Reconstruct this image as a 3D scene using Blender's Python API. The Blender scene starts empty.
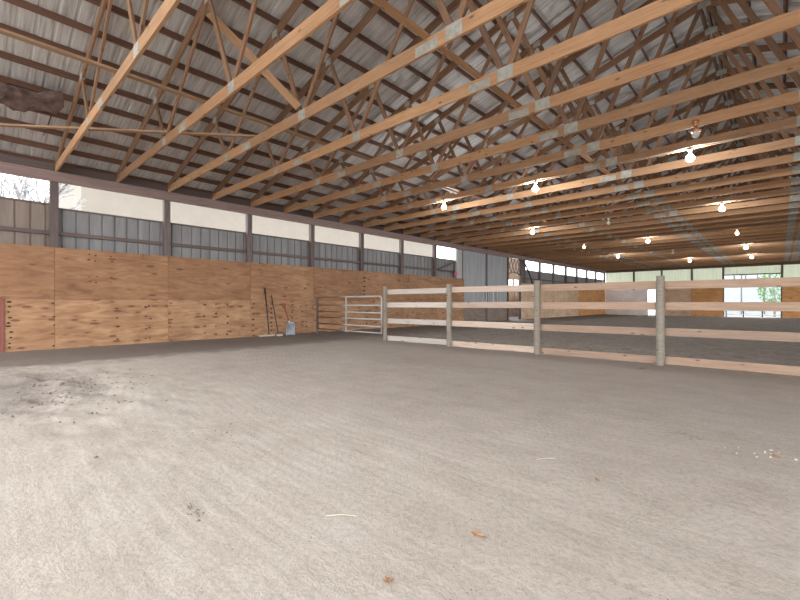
import bpy, bmesh, math, random
from mathutils import Vector, Matrix, noise
random.seed(7)
SC = bpy.context.scene
C = SC.collection

# ------------------------------------------------------------------ camera, sky, exposure
YAW = math.radians(43.0)
cam_d = bpy.data.cameras.new('camera')
cam_d.sensor_width = 36.0
cam_d.lens = 408 / 800 * 36.0
cam_d.shift_y = 3 / 800
cam_d.clip_start = 0.05
cam_d.clip_end = 400
cam = bpy.data.objects.new('camera', cam_d)
cam.location = (0, 0, 1.144)
cam.rotation_euler = (math.radians(90), 0, YAW)
C.objects.link(cam)
SC.camera = cam

SKY = 2.2
SC.view_settings.view_transform = 'Standard'
SC.view_settings.look = 'None'
SC.view_settings.exposure = 1.25
SC.view_settings.gamma = 1.0
SC.view_settings.use_curve_mapping = False
world = bpy.data.worlds.new('overcast_sky')
SC.world = world
world.use_nodes = True
wn = world.node_tree
bg = wn.nodes['Background']
bg.inputs['Color'].default_value = (0.93, 0.96, 1.0, 1)
bg.inputs['Strength'].default_value = SKY
BULB_W, BULB_WARM = 170.0, 14.0

# ------------------------------------------------------------------ constants of the barn (metres)
XL, XR = -12.65, 10.15          # inner faces of the side walls
XC = -1.25                      # ridge
Y0, Y1 = -3.5, 43.3             # near end of roof, far end wall
PITCH = 0.30
ZB = 4.28                       # underside of the bottom chords
TY = [1.53 + 1.23 * k for k in range(34)]
PY = [1.50 + 2.46 * k for k in range(17)]

def tc(x):                      # underside of the top chord
    return 4.38 + PITCH * (11.4 - abs(x - XC))
def roof(x):
    return tc(x) + 0.285

# ------------------------------------------------------------------ materials
def nt(name):
    m = bpy.data.materials.new(name)
    m.use_nodes = True
    t = m.node_tree
    return m, t, t.nodes['Principled BSDF']
def N(t, kind, **kw):
    n = t.nodes.new(kind)
    for k, v in kw.items():
        if k in n.inputs.keys():
            n.inputs[k].default_value = v
        else:
            setattr(n, k, v)
    return n
def ramp(t, stops, fac):
    r = t.nodes.new('ShaderNodeValToRGB')
    el = r.color_ramp.elements
    while len(el) < len(stops):
        el.new(0.5)
    for e, (p, c) in zip(el, stops):
        e.position = p
        e.color = (*c, 1) if len(c) == 3 else c
    t.links.new(fac, r.inputs['Fac'])
    return r.outputs['Color']
def math_n(t, op, a, b=None, clamp=False):
    n = t.nodes.new('ShaderNodeMath')
    n.operation = op
    n.use_clamp = clamp
    for i, v in enumerate((a, b)):
        if v is None:
            continue
        if isinstance(v, (int, float)):
            n.inputs[i].default_value = v
        else:
            t.links.new(v, n.inputs[i])
    return n.outputs[0]
def mix(t, fac, a, b, blend='MIX'):
    n = t.nodes.new('ShaderNodeMix')
    n.data_type = 'RGBA'
    n.blend_type = blend
    for i, v in ((0, fac), (6, a), (7, b)):
        if isinstance(v, (int, float)):
            n.inputs[i].default_value = v
        elif isinstance(v, tuple):
            n.inputs[i].default_value = (*v, 1)
        else:
            t.links.new(v, n.inputs[i])
    return n.outputs[2]
def mapped(t, scale, rnd=True):
    tx = N(t, 'ShaderNodeTexCoord')
    mp = N(t, 'ShaderNodeMapping')
    mp.inputs['Scale'].default_value = scale
    t.links.new(tx.outputs['Object'], mp.inputs['Vector'])
    oi = None
    if rnd:
        oi = N(t, 'ShaderNodeObjectInfo')
        cb = N(t, 'ShaderNodeCombineXYZ')
        for i, s in enumerate((37.0, 91.0, 53.0)):
            t.links.new(math_n(t, 'MULTIPLY', oi.outputs['Random'], s), cb.inputs[i])
        t.links.new(cb.outputs[0], mp.inputs['Location'])
    return mp.outputs['Vector'], oi, tx
def tex(t, vec, scale, detail=4, rough=0.6, dist=0.0):
    n = N(t, 'ShaderNodeTexNoise')
    n.inputs['Scale'].default_value = scale
    n.inputs['Detail'].default_value = detail
    n.inputs['Roughness'].default_value = rough
    n.inputs['Distortion'].default_value = dist
    t.links.new(vec, n.inputs['Vector'])
    return n.outputs['Fac']
def bump(t, bsdf, h, strength, dist=0.01):
    b = N(t, 'ShaderNodeBump')
    b.inputs['Strength'].default_value = strength
    b.inputs['Distance'].default_value = dist
    t.links.new(h, b.inputs['Height'])
    t.links.new(b.outputs['Normal'], bsdf.inputs['Normal'])

def wood(name, dark, light, rough=0.75, vary=0.35, knots=True):
    m, t, b = nt(name)
    v, oi, tx = mapped(t, (1.2, 22, 22))
    g = tex(t, v, 1.6, 5, 0.65, 0.4)
    col = ramp(t, [(0.25, dark), (0.75, light)], g)
    hue = ramp(t, [(0.0, (1 - vary, 1 - vary, 1 - vary)), (0.5, (1, 0.95, 0.9)), (1.0, (1.1, 1.1, 1.08))], oi.outputs['Random'])
    col = mix(t, 1.0, col, hue, 'MULTIPLY')
    if knots:
        v2, _, _ = mapped(t, (3.2, 7, 7))
        vo = N(t, 'ShaderNodeTexVoronoi')
        vo.inputs['Scale'].default_value = 1.0
        t.links.new(v2, vo.inputs['Vector'])
        k = ramp(t, [(0.04, (1, 1, 1)), (0.16, (0, 0, 0))], vo.outputs['Distance'])
        col = mix(t, k, col, tuple(c * 0.35 for c in dark))
    t.links.new(col, b.inputs['Base Color'])
    b.inputs['Roughness'].default_value = rough
    bump(t, b, g, 0.25, 0.004)
    return m

def plain(name, col, rough=0.6, metal=0.0, noise_amt=0.2, scale=8.0):
    m, t, b = nt(name)
    v, oi, tx = mapped(t, (1, 1, 1))
    n = tex(t, v, scale, 4)
    d = tuple(c * (1 - noise_amt) for c in col)
    l = tuple(min(1, c * (1 + noise_amt)) for c in col)
    t.links.new(ramp(t, [(0.3, d), (0.7, l)], n), b.inputs['Base Color'])
    b.inputs['Roughness'].default_value = rough
    b.inputs['Metallic'].default_value = metal
    return m

def emit(name, col, strength):
    m, t, b = nt(name)
    b.inputs['Base Color'].default_value = (*col, 1)
    b.inputs['Emission Color'].default_value = (*col, 1)
    b.inputs['Emission Strength'].default_value = strength
    return m

M = {}
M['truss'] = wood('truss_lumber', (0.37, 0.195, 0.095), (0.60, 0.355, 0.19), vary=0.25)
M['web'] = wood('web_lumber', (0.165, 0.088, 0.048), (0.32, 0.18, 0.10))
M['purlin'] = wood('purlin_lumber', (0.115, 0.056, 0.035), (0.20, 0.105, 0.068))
M['dark_wood'] = wood('aged_dark_timber', (0.115, 0.085, 0.078), (0.21, 0.165, 0.155), knots=False)
M['beam'] = wood('eave_beam_timber', (0.20, 0.13, 0.115), (0.33, 0.235, 0.215), knots=False)
M['rail'] = wood('fence_board', (0.46, 0.335, 0.26), (0.70, 0.57, 0.475), vary=0.2)
M['rail_pale'] = wood('weathered_pale_board', (0.52, 0.45, 0.39), (0.74, 0.68, 0.62), vary=0.12)
M['rail_tan'] = wood('new_tan_board', (0.33, 0.215, 0.15), (0.52, 0.37, 0.275), vary=0.18)
M['soil'] = plain('dark_soil', (0.045, 0.037, 0.032), 0.95)
M['annex_ply'] = wood('annex_boards', (0.19, 0.105, 0.055), (0.27, 0.16, 0.09))
M['post'] = wood('fence_post_timber', (0.20, 0.175, 0.14), (0.36, 0.325, 0.27), vary=0.2)
M['pink_board'] = wood('stained_board', (0.22, 0.07, 0.06), (0.36, 0.14, 0.11), knots=False)
M['bracing'] = wood('bracing_lumber', (0.30, 0.18, 0.10), (0.46, 0.30, 0.18), knots=False)
M['galv'] = plain('galvanised_plate', (0.40, 0.385, 0.335), 0.6, 0.0, 0.25, 14)
M['tube'] = plain('galvanised_tube', (0.50, 0.50, 0.48), 0.45, 0.4, 0.2, 12)
M['white'] = plain('white_paint', (0.75, 0.75, 0.73), 0.5)
M['black'] = plain('black_handle', (0.03, 0.028, 0.03), 0.5)
M['red'] = plain('red_handle', (0.38, 0.045, 0.05), 0.45)
M['alu'] = plain('scoop_metal', (0.42, 0.45, 0.5), 0.4, 0.4)
M['pale_wood'] = plain('pale_wood', (0.62, 0.54, 0.42), 0.7)
M['pink'] = plain('pink_cloth', (0.75, 0.16, 0.26), 0.7)
M['leaf'] = plain('dry_leaf', (0.34, 0.19, 0.11), 0.8)
M['straw'] = plain('straw', (0.60, 0.53, 0.41), 0.8)
M['clod'] = plain('dirt_crumb', (0.27, 0.225, 0.19), 0.95)
M['chalk'] = plain('pale_stone', (0.62, 0.60, 0.57), 0.9)
M['insul'] = plain('torn_insulation', (0.15, 0.10, 0.085), 0.95, 0, 0.5, 6)
M['cable'] = plain('cable', (0.35, 0.32, 0.28), 0.6)
M['copper'] = plain('copper_fitting', (0.55, 0.27, 0.14), 0.35, 0.7)
M['glass_off'] = plain('unlit_bulb', (0.75, 0.70, 0.62), 0.2)
M['bulb'] = emit('lit_bulb', (0.94, 0.97, 1.0), BULB_W)
M['bulb_warm'] = emit('warm_bulb', (1.0, 0.62, 0.28), BULB_WARM)
M['steel_dark'] = plain('dark_steel', (0.06, 0.05, 0.05), 0.6)
M['cream'] = plain('cream_siding', (0.25, 0.22, 0.18), 0.8, 0, 0.05, 2)
M['cream_roof'] = plain('cream_roof', (0.26, 0.235, 0.2), 0.8, 0, 0.05, 2)
M['blue'] = plain('pale_blue_siding', (0.40, 0.46, 0.52), 0.8, 0, 0.06, 2)
M['bark'] = plain('grey_bark', (0.34, 0.33, 0.33), 0.9)
M['green'] = plain('green_leaf', (0.17, 0.30, 0.09), 0.7, 0, 0.4, 1.5)
M['bush'] = plain('pale_shrub', (0.42, 0.44, 0.42), 0.9, 0, 0.4, 3)
M['whiteboard'] = plain('whitewashed_board', (0.86, 0.76, 0.69), 0.8, 0, 0.12, 2)
M['ground'] = plain('outdoor_gravel', (0.24, 0.23, 0.215), 0.95, 0, 0.12, 3)

def roof_metal():
    m, t, b = nt('weathered_roof_metal')
    v, _, tx = mapped(t, (0.5, 9.0, 0.5), False)
    n1 = tex(t, v, 2.0, 6, 0.7)
    v2, _, _ = mapped(t, (0.6, 0.6, 0.6), False)
    n2 = tex(t, v2, 1.3, 5, 0.65)
    col = ramp(t, [(0.30, (0.30, 0.27, 0.25)), (0.46, (0.52, 0.50, 0.48)), (0.68, (0.68, 0.67, 0.66))], n1)
    rust = ramp(t, [(0.52, (0, 0, 0)), (0.72, (1, 1, 1))], n2)
    col = mix(t, math_n(t, 'MULTIPLY', rust, 0.45), col, (0.25, 0.17, 0.12))
    t.links.new(col, b.inputs['Base Color'])
    b.inputs['Roughness'].default_value = 0.6
    b.inputs['Metallic'].default_value = 0.0
    return m
M['roof'] = roof_metal()

def siding(name, a, c):
    m, t, b = nt(name)
    v, _, tx = mapped(t, (3, 3, 0.3), False)
    n1 = tex(t, v, 2.0, 5, 0.65)
    t.links.new(ramp(t, [(0.3, a), (0.7, c)], n1), b.inputs['Base Color'])
    b.inputs['Roughness'].default_value = 0.55
    return m
M['siding'] = siding('grey_siding', (0.20, 0.195, 0.195), (0.32, 0.31, 0.305))
M['siding_tan'] = siding('tan_siding', (0.21, 0.16, 0.13), (0.32, 0.25, 0.20))
M['door_metal'] = siding('door_siding', (0.33, 0.34, 0.35), (0.48, 0.49, 0.50))
M['pale_trim'] = siding('pale_trim', (0.44, 0.45, 0.42), (0.56, 0.57, 0.54))

def fibreglass():
    m, t, b = nt('translucent_panel')
    b.inputs['Base Color'].default_value = (0.74, 0.76, 0.66, 1)
    b.inputs['Roughness'].default_value = 0.6
    tr = N(t, 'ShaderNodeBsdfTranslucent')
    tr.inputs['Color'].default_value = (0.76, 0.78, 0.68, 1)
    ms = N(t, 'ShaderNodeMixShader')
    ms.inputs[0].default_value = 0.5
    out = t.nodes['Material Output']
    t.links.new(b.outputs[0], ms.inputs[1])
    t.links.new(tr.outputs[0], ms.inputs[2])
    t.links.new(ms.outputs[0], out.inputs['Surface'])
    return m
M['fibre'] = fibreglass()

def plywood(name, dark, light, knotty):
    # sheet lies in its local XY plane: X along the sheet, Y up
    m, t, b = nt(name)
    v, oi, tx = mapped(t, (0.55, 2.6, 1))
    g = tex(t, v, 2.2, 6, 0.62, 1.6)
    col = ramp(t, [(0.28, dark), (0.5, tuple((a + c) / 2 for a, c in zip(dark, light))), (0.72, light)], g)
    v3, _, _ = mapped(t, (0.9, 1.1, 1))
    blot = tex(t, v3, 1.4, 3, 0.6)
    bl = ramp(t, [(0.3, (0.80, 0.74, 0.70)), (0.7, (1.06, 1.05, 1.03))], blot)
    col = mix(t, 1.0, col, bl, 'MULTIPLY')
    hue = ramp(t, [(0.0, (0.86, 0.82, 0.78)), (1.0, (1.05, 1.03, 1.0))], oi.outputs['Random'])
    col = mix(t, 1.0, col, hue, 'MULTIPLY')
    # football patches and knots
    v2, _, _ = mapped(t, (2.2, 6.5, 1))
    vo = N(t, 'ShaderNodeTexVoronoi')
    vo.inputs['Scale'].default_value = 1.0
    vo.inputs['Randomness'].default_value = 1.0
    vo.voronoi_dimensions = '2D'
    t.links.new(v2, vo.inputs['Vector'])
    sep = N(t, 'ShaderNodeSeparateColor')
    t.links.new(vo.outputs['Color'], sep.inputs[0])
    pick = math_n(t, 'GREATER_THAN', sep.outputs[0], 1 - knotty)
    size = math_n(t, 'MULTIPLY', sep.outputs[1], 0.21)
    k = math_n(t, 'MULTIPLY', math_n(t, 'LESS_THAN', vo.outputs['Distance'], size), pick)
    col = mix(t, math_n(t, 'MULTIPLY', k, 0.7), col, (0.12, 0.05, 0.022))
    # halo of resin around the knots
    k2 = ramp(t, [(0.0, (1, 1, 1)), (0.33, (0, 0, 0))], vo.outputs['Distance'])
    col = mix(t, math_n(t, 'MULTIPLY', math_n(t, 'MULTIPLY', k2, pick), 0.6), col, (0.22, 0.09, 0.04))
    t.links.new(col, b.inputs['Base Color'])
    b.inputs['Roughness'].default_value = 0.7
    return m
M['ply_top'] = plywood('plywood_upper', (0.27, 0.135, 0.066), (0.52, 0.30, 0.165), 0.25)
M['ply_low'] = plywood('plywood_lower', (0.33, 0.17, 0.085), (0.62, 0.39, 0.225), 0.55)
M['ply_orange'] = plywood('plywood_orange', (0.66, 0.32, 0.11), (0.85, 0.47, 0.19), 0.15)
M['ply_tan'] = plywood('plywood_tan', (0.62, 0.44, 0.30), (0.82, 0.63, 0.46), 0.15)
M['ply_grey'] = plywood('plywood_grey', (0.22, 0.17, 0.14), (0.34, 0.28, 0.24), 0.1)
M['nail'] = plain('dark_knot', (0.085, 0.04, 0.022), 0.8)

def dirt():
    m, t, b = nt('arena_dirt')
    v, _, tx = mapped(t, (1, 1, 1), False)
    big = tex(t, v, 0.35, 4, 0.55)
    mid = tex(t, v, 2.6, 6, 0.65)
    fine = tex(t, v, 26.0, 6, 0.75)
    grit = tex(t, v, 90.0, 3, 0.7)
    clump = tex(t, v, 9.0, 6, 0.75)
    # drag and tyre streaks, roughly across the yard
    rot = N(t, 'ShaderNodeMapping')
    rot.inputs['Rotation'].default_value = (0, 0, math.radians(-28))
    rot.inputs['Scale'].default_value = (0.35, 6.0, 1)
    t.links.new(tx.outputs['Object'], rot.inputs['Vector'])
    streak = tex(t, rot.outputs[0], 1.5, 6, 0.7, 0.5)
    col = ramp(t, [(0.3, (0.425, 0.365, 0.31)), (0.5, (0.54, 0.475, 0.41)), (0.7, (0.64, 0.575, 0.51))],
               math_n(t, 'ADD', math_n(t, 'MULTIPLY', big, 0.5), math_n(t, 'MULTIPLY', mid, 0.5)))
    sc = ramp(t, [(0.3, (0.91, 0.905, 0.90)), (0.6, (1.02, 1.02, 1.02))], streak)
    col = mix(t, 1.0, col, sc, 'MULTIPLY')
    sp = ramp(t, [(0.30, (0.68, 0.66, 0.64)), (0.52, (1, 1, 1)), (0.75, (1.12, 1.11, 1.1))], fine)
    col = mix(t, 0.7, col, sp, 'MULTIPLY')
    # curved harrow lines
    wv = N(t, 'ShaderNodeTexWave')
    wv.wave_type = 'RINGS'; wv.rings_direction = 'Z'
    wv.inputs['Scale'].default_value = 3.2
    wv.inputs['Distortion'].default_value = 3.0
    wv.inputs['Detail'].default_value = 3
    wv.inputs['Detail Scale'].default_value = 0.6
    mo = N(t, 'ShaderNodeMapping')
    mo.inputs['Location'].default_value = (2.5, -14.0, 0)
    t.links.new(tx.outputs['Object'], mo.inputs['Vector'])
    t.links.new(mo.outputs[0], wv.inputs['Vector'])
    wa = math_n(t, 'MULTIPLY', wv.outputs['Fac'], ramp(t, [(0.4, (0, 0, 0)), (0.62, (1, 1, 1))], big))
    col = mix(t, math_n(t, 'MULTIPLY', wa, 0.16), col, (0.27, 0.22, 0.18))
    # damp, dark arena footing beyond the fence and a darker strip along the left wall
    xyz = N(t, 'ShaderNodeSeparateXYZ')
    t.links.new(tx.outputs['Object'], xyz.inputs[0])
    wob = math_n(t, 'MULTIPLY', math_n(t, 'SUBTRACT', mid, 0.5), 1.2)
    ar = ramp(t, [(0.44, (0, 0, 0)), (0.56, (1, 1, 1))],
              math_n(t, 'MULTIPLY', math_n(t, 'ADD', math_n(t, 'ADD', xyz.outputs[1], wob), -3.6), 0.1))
    arena = ramp(t, [(0.3, (0.13, 0.108, 0.09)), (0.7, (0.40, 0.345, 0.295))],
                 math_n(t, 'ADD', math_n(t, 'MULTIPLY', clump, 0.6), math_n(t, 'MULTIPLY', mid, 0.4)))
    gx = math_n(t, 'POWER', math_n(t, 'MULTIPLY', math_n(t, 'ADD', xyz.outputs[0], 7.6), 0.42), 2.0)
    gy = math_n(t, 'POWER', math_n(t, 'MULTIPLY', math_n(t, 'ADD', xyz.outputs[1], -0.3), 0.85), 2.0)
    gd = math_n(t, 'ADD', math_n(t, 'ADD', gx, gy), math_n(t, 'MULTIPLY', math_n(t, 'SUBTRACT', clump, 0.5), 2.6))
    patch = ramp(t, [(0.2, (1, 1, 1)), (1.0, (0, 0, 0))], gd)
    col = mix(t, math_n(t, 'MULTIPLY', patch, 0.6), col, (0.20, 0.165, 0.145))
    falloff = ramp(t, [(0.12, (0, 0, 0)), (0.80, (1, 1, 1))],
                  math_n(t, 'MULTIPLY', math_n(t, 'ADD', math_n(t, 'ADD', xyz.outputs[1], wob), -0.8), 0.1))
    col = mix(t, math_n(t, 'MULTIPLY', falloff, 0.6), col, (0.25, 0.20, 0.17))  # light falloff with depth painted into the dirt, browner towards the fence
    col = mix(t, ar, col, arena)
    wall_strip = ramp(t, [(0.68, (1, 1, 1)), (0.76, (0, 0, 0))],
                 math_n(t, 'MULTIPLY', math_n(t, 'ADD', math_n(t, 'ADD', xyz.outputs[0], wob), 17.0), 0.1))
    col = mix(t, math_n(t, 'MULTIPLY', wall_strip, 0.8), col, (0.185, 0.15, 0.13))
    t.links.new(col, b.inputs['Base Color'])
    b.inputs['Roughness'].default_value = 0.95
    b.inputs['Specular IOR Level'].default_value = 0.15
    hgt = math_n(t, 'ADD', math_n(t, 'ADD', math_n(t, 'MULTIPLY', fine, 0.8), math_n(t, 'MULTIPLY', grit, 0.25)),
                 math_n(t, 'MULTIPLY', streak, 0.35))
    bump(t, b, hgt, 0.55, 0.02)
    return m
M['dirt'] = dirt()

def brown_left_tube():  # tube colour turns from grey to brown towards the left
    m, t, b = nt('gate_tube')
    v, _, tx = mapped(t, (1, 1, 1), False)
    n = tex(t, v, 6, 5, 0.7)
    xyz = N(t, 'ShaderNodeSeparateXYZ')
    t.links.new(tx.outputs['Object'], xyz.inputs[0])
    f = math_n(t, 'ADD', math_n(t, 'MULTIPLY', xyz.outputs[0], -1.2), math_n(t, 'MULTIPLY', math_n(t, 'SUBTRACT', n, 0.5), 1.0))
    f = ramp(t, [(0.0, (0, 0, 0)), (0.5, (1, 1, 1))], f)
    col = mix(t, f, (0.52, 0.53, 0.50), (0.22, 0.125, 0.075))
    t.links.new(col, b.inputs['Base Color'])
    b.inputs['Roughness'].default_value = 0.5
    b.inputs['Metallic'].default_value = 0.2
    return m
M['gate'] = brown_left_tube()

# ------------------------------------------------------------------ builders
def link(o, parent=None):
    C.objects.link(o)
    if parent:
        o.parent = parent
    return o
def tag(o, label=None, cat=None, group=None, kind=None):
    for k, v in (('label', label), ('category', cat), ('group', group), ('kind', kind)):
        if v:
            o[k] = v
    return o
def thing(name, label, cat, loc=(0, 0, 0), group=None, rz=0):
    o = bpy.data.objects.new(name, None)
    o.location = loc
    o.rotation_euler = (0, 0, rz)
    o.empty_display_size = 0.1
    link(o)
    return tag(o, label, cat, group)

class MB:
    def __init__(self):
        self.v, self.f = [], []
    def poly(self, vs, fs):
        n = len(self.v)
        self.v += [tuple(p) for p in vs]
        self.f += [tuple(i + n for i in f) for f in fs]
        return self
    def box(self, a, b):
        (x0, y0, z0), (x1, y1, z1) = a, b
        vs = [(x0, y0, z0), (x1, y0, z0), (x1, y1, z0), (x0, y1, z0), (x0, y0, z1), (x1, y0, z1), (x1, y1, z1), (x0, y1, z1)]
        return self.poly(vs, [(0, 3, 2, 1), (4, 5, 6, 7), (0, 1, 5, 4), (1, 2, 6, 5), (2, 3, 7, 6), (3, 0, 4, 7)])
    def tube(self, pts, r, n=10, cap=True):
        pts = [Vector(p) for p in pts]
        rs = r if isinstance(r, (list, tuple)) else [r] * len(pts)
        d0 = (pts[1] - pts[0]).normalized()
        up = Vector((0, 0, 1)) if abs(d0.z) < 0.9 else Vector((1, 0, 0))
        a = d0.cross(up).normalized()
        base = len(self.v)
        for i, p in enumerate(pts):
            d = (pts[min(i + 1, len(pts) - 1)] - pts[max(i - 1, 0)]).normalized()
            a = (a - d * a.dot(d)).normalized()
            b = d.cross(a)
            for k in range(n):
                th = 2 * math.pi * k / n
                self.v.append(tuple(p + (a * math.cos(th) + b * math.sin(th)) * rs[i]))
        for i in range(len(pts) - 1):
            for k in range(n):
                k2 = (k + 1) % n
                self.f.append((base + i * n + k, base + i * n + k2, base + (i + 1) * n + k2, base + (i + 1) * n + k))
        if cap:
            self.f.append(tuple(base + k for k in reversed(range(n))))
            self.f.append(tuple(base + (len(pts) - 1) * n + k for k in range(n)))
        return self
    def lathe(self, prof, n=16, c=(0, 0, 0)):
        base = len(self.v)
        for r, z in prof:
            for k in range(n):
                th = 2 * math.pi * k / n
                self.v.append((c[0] + r * math.cos(th), c[1] + r * math.sin(th), c[2] + z))
        for i in range(len(prof) - 1):
            for k in range(n):
                k2 = (k + 1) % n
                self.f.append((base + i * n + k, base + i * n + k2, base + (i + 1) * n + k2, base + (i + 1) * n + k))
        self.f.append(tuple(base + k for k in reversed(range(n))))
        self.f.append(tuple(base + (len(prof) - 1) * n + k for k in range(n)))
        return self
    def mesh(self, name, mat, smooth=False, bevel=0.0):
        me = bpy.data.meshes.new(name)
        me.from_pydata(self.v, [], self.f)
        if bevel or smooth:
            bm = bmesh.new()
            bm.from_mesh(me)
            if bevel:
                bmesh.ops.bevel(bm, geom=list(bm.edges), offset=bevel, segments=2, affect='EDGES', profile=0.5)
            bm.normal_update()
            bm.to_mesh(me)
            bm.free()
        if smooth:
            me.polygons.foreach_set('use_smooth', [True] * len(me.polygons))
        me.materials.append(mat)
        me.update()
        return me
    def build(self, name, mat, parent=None, smooth=False, bevel=0.0, loc=None):
        o = bpy.data.objects.new(name, self.mesh(name, mat, smooth, bevel))
        if loc:
            o.location = loc
        return link(o, parent)

_mc = {}
def bar_mesh(L, w, h, mat, bevel=0.004):
    key = (round(L, 3), w, h, mat.name)
    if key not in _mc:
        _mc[key] = MB().box((-L / 2, -w / 2, -h / 2), (L / 2, w / 2, h / 2)).mesh('lumber', mat, bevel=bevel)
    return _mc[key]
def member(name, p0, p1, w, h, mat, parent=None, side=(0, 1, 0)):
    """straight board from p0 to p1; w is its width along `side`, h the other way; grain runs along it"""
    p0, p1 = Vector(p0), Vector(p1)
    x = (p1 - p0).normalized()
    y = Vector(side)
    y = (y - x * y.dot(x)).normalized()
    z = x.cross(y)
    o = bpy.data.objects.new(name, bar_mesh((p1 - p0).length, w, h, mat))
    mt = Matrix((x, y, z)).transposed().to_4x4()
    mt.translation = (p0 + p1) / 2
    o.matrix_local = mt
    return link(o, parent)
def struct(o):
    o['kind'] = 'structure'
    return o
def copy_tree(o, parent=None):
    c = o.copy()
    C.objects.link(c)
    if parent:
        c.parent = parent
    for ch in [x for x in kids.get(o.name, [])]:
        copy_tree(ch, c)
    return c
kids = {}

ORD = ('first second third fourth fifth sixth seventh eighth ninth tenth eleventh twelfth thirteenth fourteenth fifteenth '
       'sixteenth seventeenth eighteenth nineteenth twentieth twenty-first twenty-second twenty-third twenty-fourth '
       'twenty-fifth twenty-sixth twenty-seventh twenty-eighth twenty-ninth thirtieth thirty-first thirty-second '
       'thirty-third thirty-fourth thirty-fifth').split()

# ------------------------------------------------------------------ floor
def arange(a, b, s):
    n = max(1, round((b - a) / s))
    return [a + (b - a) * i / n for i in range(n)]
def height(x, y):
    n = noise.noise
    h = 0.012 * n(Vector((x * 0.8, y * 0.8, 0))) + 0.006 * n(Vector((x * 3.1, y * 3.1, 2))) + 0.004 * n(Vector((x * 9, y * 9, 5)))
    ar = min(1, max(0, (y - 8.75) / 0.5))
    if ar > 0:
        h += ar * (0.03 * n(Vector((x * 4.2, y * 1.6, 9))) + 0.022 * math.sin(y * 9 + 2.5 * n(Vector((x * 0.5, y * 0.5, 1)))) * (0.5 + 0.5 * n(Vector((x * 0.3, y * 0.3, 4)))))
    h += 0.05 * math.exp(-((y - 9.05) / 0.28) ** 2) * (0.7 + 0.6 * n(Vector((x * 1.3, 0, 3))))
    h += 0.05 * math.exp(-((x + 12.65) / 0.5) ** 2)
    if y < 3.5 and x < -3:
        w = math.exp(-((y - 0.6) / 1.1) ** 2) * math.exp(-((x + 7.2) / 2.2) ** 2)
        h += w * (0.07 * n(Vector((x * 2.6, y * 2.6, 21))) + 0.05 * n(Vector((x * 5.5, y * 5.5, 22))))
    if y < 7:
        rough = max(0, n(Vector((x * 0.45 + 4, y * 0.45, 11))))
        h += rough * 0.02 * n(Vector((x * 7, y * 7, 8)))
    return h
def make_floor():
    xs = arange(XL - 0.05, XR, 0.085) + [XR]
    ys = arange(Y0 - 0.5, 0.5, 0.2) + arange(0.5, 3.5, 0.045) + arange(3.5, 12, 0.085) + arange(12, Y1, 0.28) + [Y1]
    nx = len(xs)
    vs = [(x, y, height(x, y)) for y in ys for x in xs]
    fs = [(j * nx + i, j * nx + i + 1, (j + 1) * nx + i + 1, (j + 1) * nx + i) for j in range(len(ys) - 1) for i in range(nx - 1)]
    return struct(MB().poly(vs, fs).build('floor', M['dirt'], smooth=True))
make_floor()
struct(MB().box((-70, -60, -0.4), (60, 90, -0.1)).build('ground', M['ground']))

# ------------------------------------------------------------------ roof (ceiling) and its purlins
def make_ceiling():
    root = bpy.data.objects.new('ceiling', None)
    struct(link(root))
    prof = []
    y = Y0
    while y < Y1 + 0.3:
        prof += [(y, 0), (y + 0.165, 0), (y + 0.185, 0.012), (y + 0.21, 0.012)]
        y += 0.23
    for sgn, nm in ((-1, 'left'), (1, 'right')):
        xs = [XC, XC + sgn * 6, XC + sgn * 11.95]
        vs, fs = [], []
        for x in xs:
            for (yy, dz) in prof:
                vs.append((x, yy, roof(x) + dz))
        n = len(prof)
        for i in range(len(xs) - 1):
            for k in range(n - 1):
                fs.append((i * n + k, i * n + k + 1, (i + 1) * n + k + 1, (i + 1) * n + k))
        o = MB().poly(vs, fs).build('roof_sheet', M['roof'], root)
        md = o.modifiers.new('thickness', 'SOLIDIFY')
        md.thickness = 0.004
        for j in range(20):
            x = XC + sgn * (0.12 + j * 0.605)
            z = tc(x) + 0.15 + 0.065
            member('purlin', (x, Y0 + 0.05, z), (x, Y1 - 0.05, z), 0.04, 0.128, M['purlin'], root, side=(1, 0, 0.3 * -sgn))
    mb = MB().box((XC - 0.019, Y0, roof(XC) - 0.14), (XC + 0.019, Y1 - 0.05, roof(XC) - 0.01))
    mb.build('ridge_board', M['purlin'], root)
make_ceiling()

# ------------------------------------------------------------------ left wall
def sheet(name, mat, y0, y1, z0, z1, x, parent, th=0.018):
    """plywood sheet on a wall facing +x; local X runs along the wall, local Y up"""
    w, h = y1 - y0, z1 - z0
    o = MB().box((-w / 2, -h / 2, -th / 2), (w / 2, h / 2, th / 2)).build(name, mat, parent, bevel=0.002)
    o.matrix_local = Matrix(((0, 0, 1, x - th / 2), (1, 0, 0, (y0 + y1) / 2), (0, 1, 0, (z0 + z1) / 2), (0, 0, 0, 1)))
    return o
def ribs_y(x, y0, y1, z0, z1, pitch=0.27, rib=0.035, depth=0.03):
    """ribbed metal facing +x"""
    pr = [(y0, 0)]
    y = y0 + pitch * 0.5
    while y < y1 - rib * 2:
        pr += [(y, 0), (y + 0.006, -depth), (y + rib, -depth), (y + rib + 0.006, 0)]
        y += pitch
    pr.append((y1, 0))
    vs = [(x + d, yy, z) for z in (z0, z1) for (yy, d) in pr] 
    n = len(pr)
    return MB().poly(vs, [(k, k + 1, n + k + 1, n + k) for k in range(n - 1)])
def solid(o, t=0.004):
    md = o.modifiers.new('thickness', 'SOLIDIFY')
    md.thickness = t
    md.offset = 1
    return o

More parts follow.
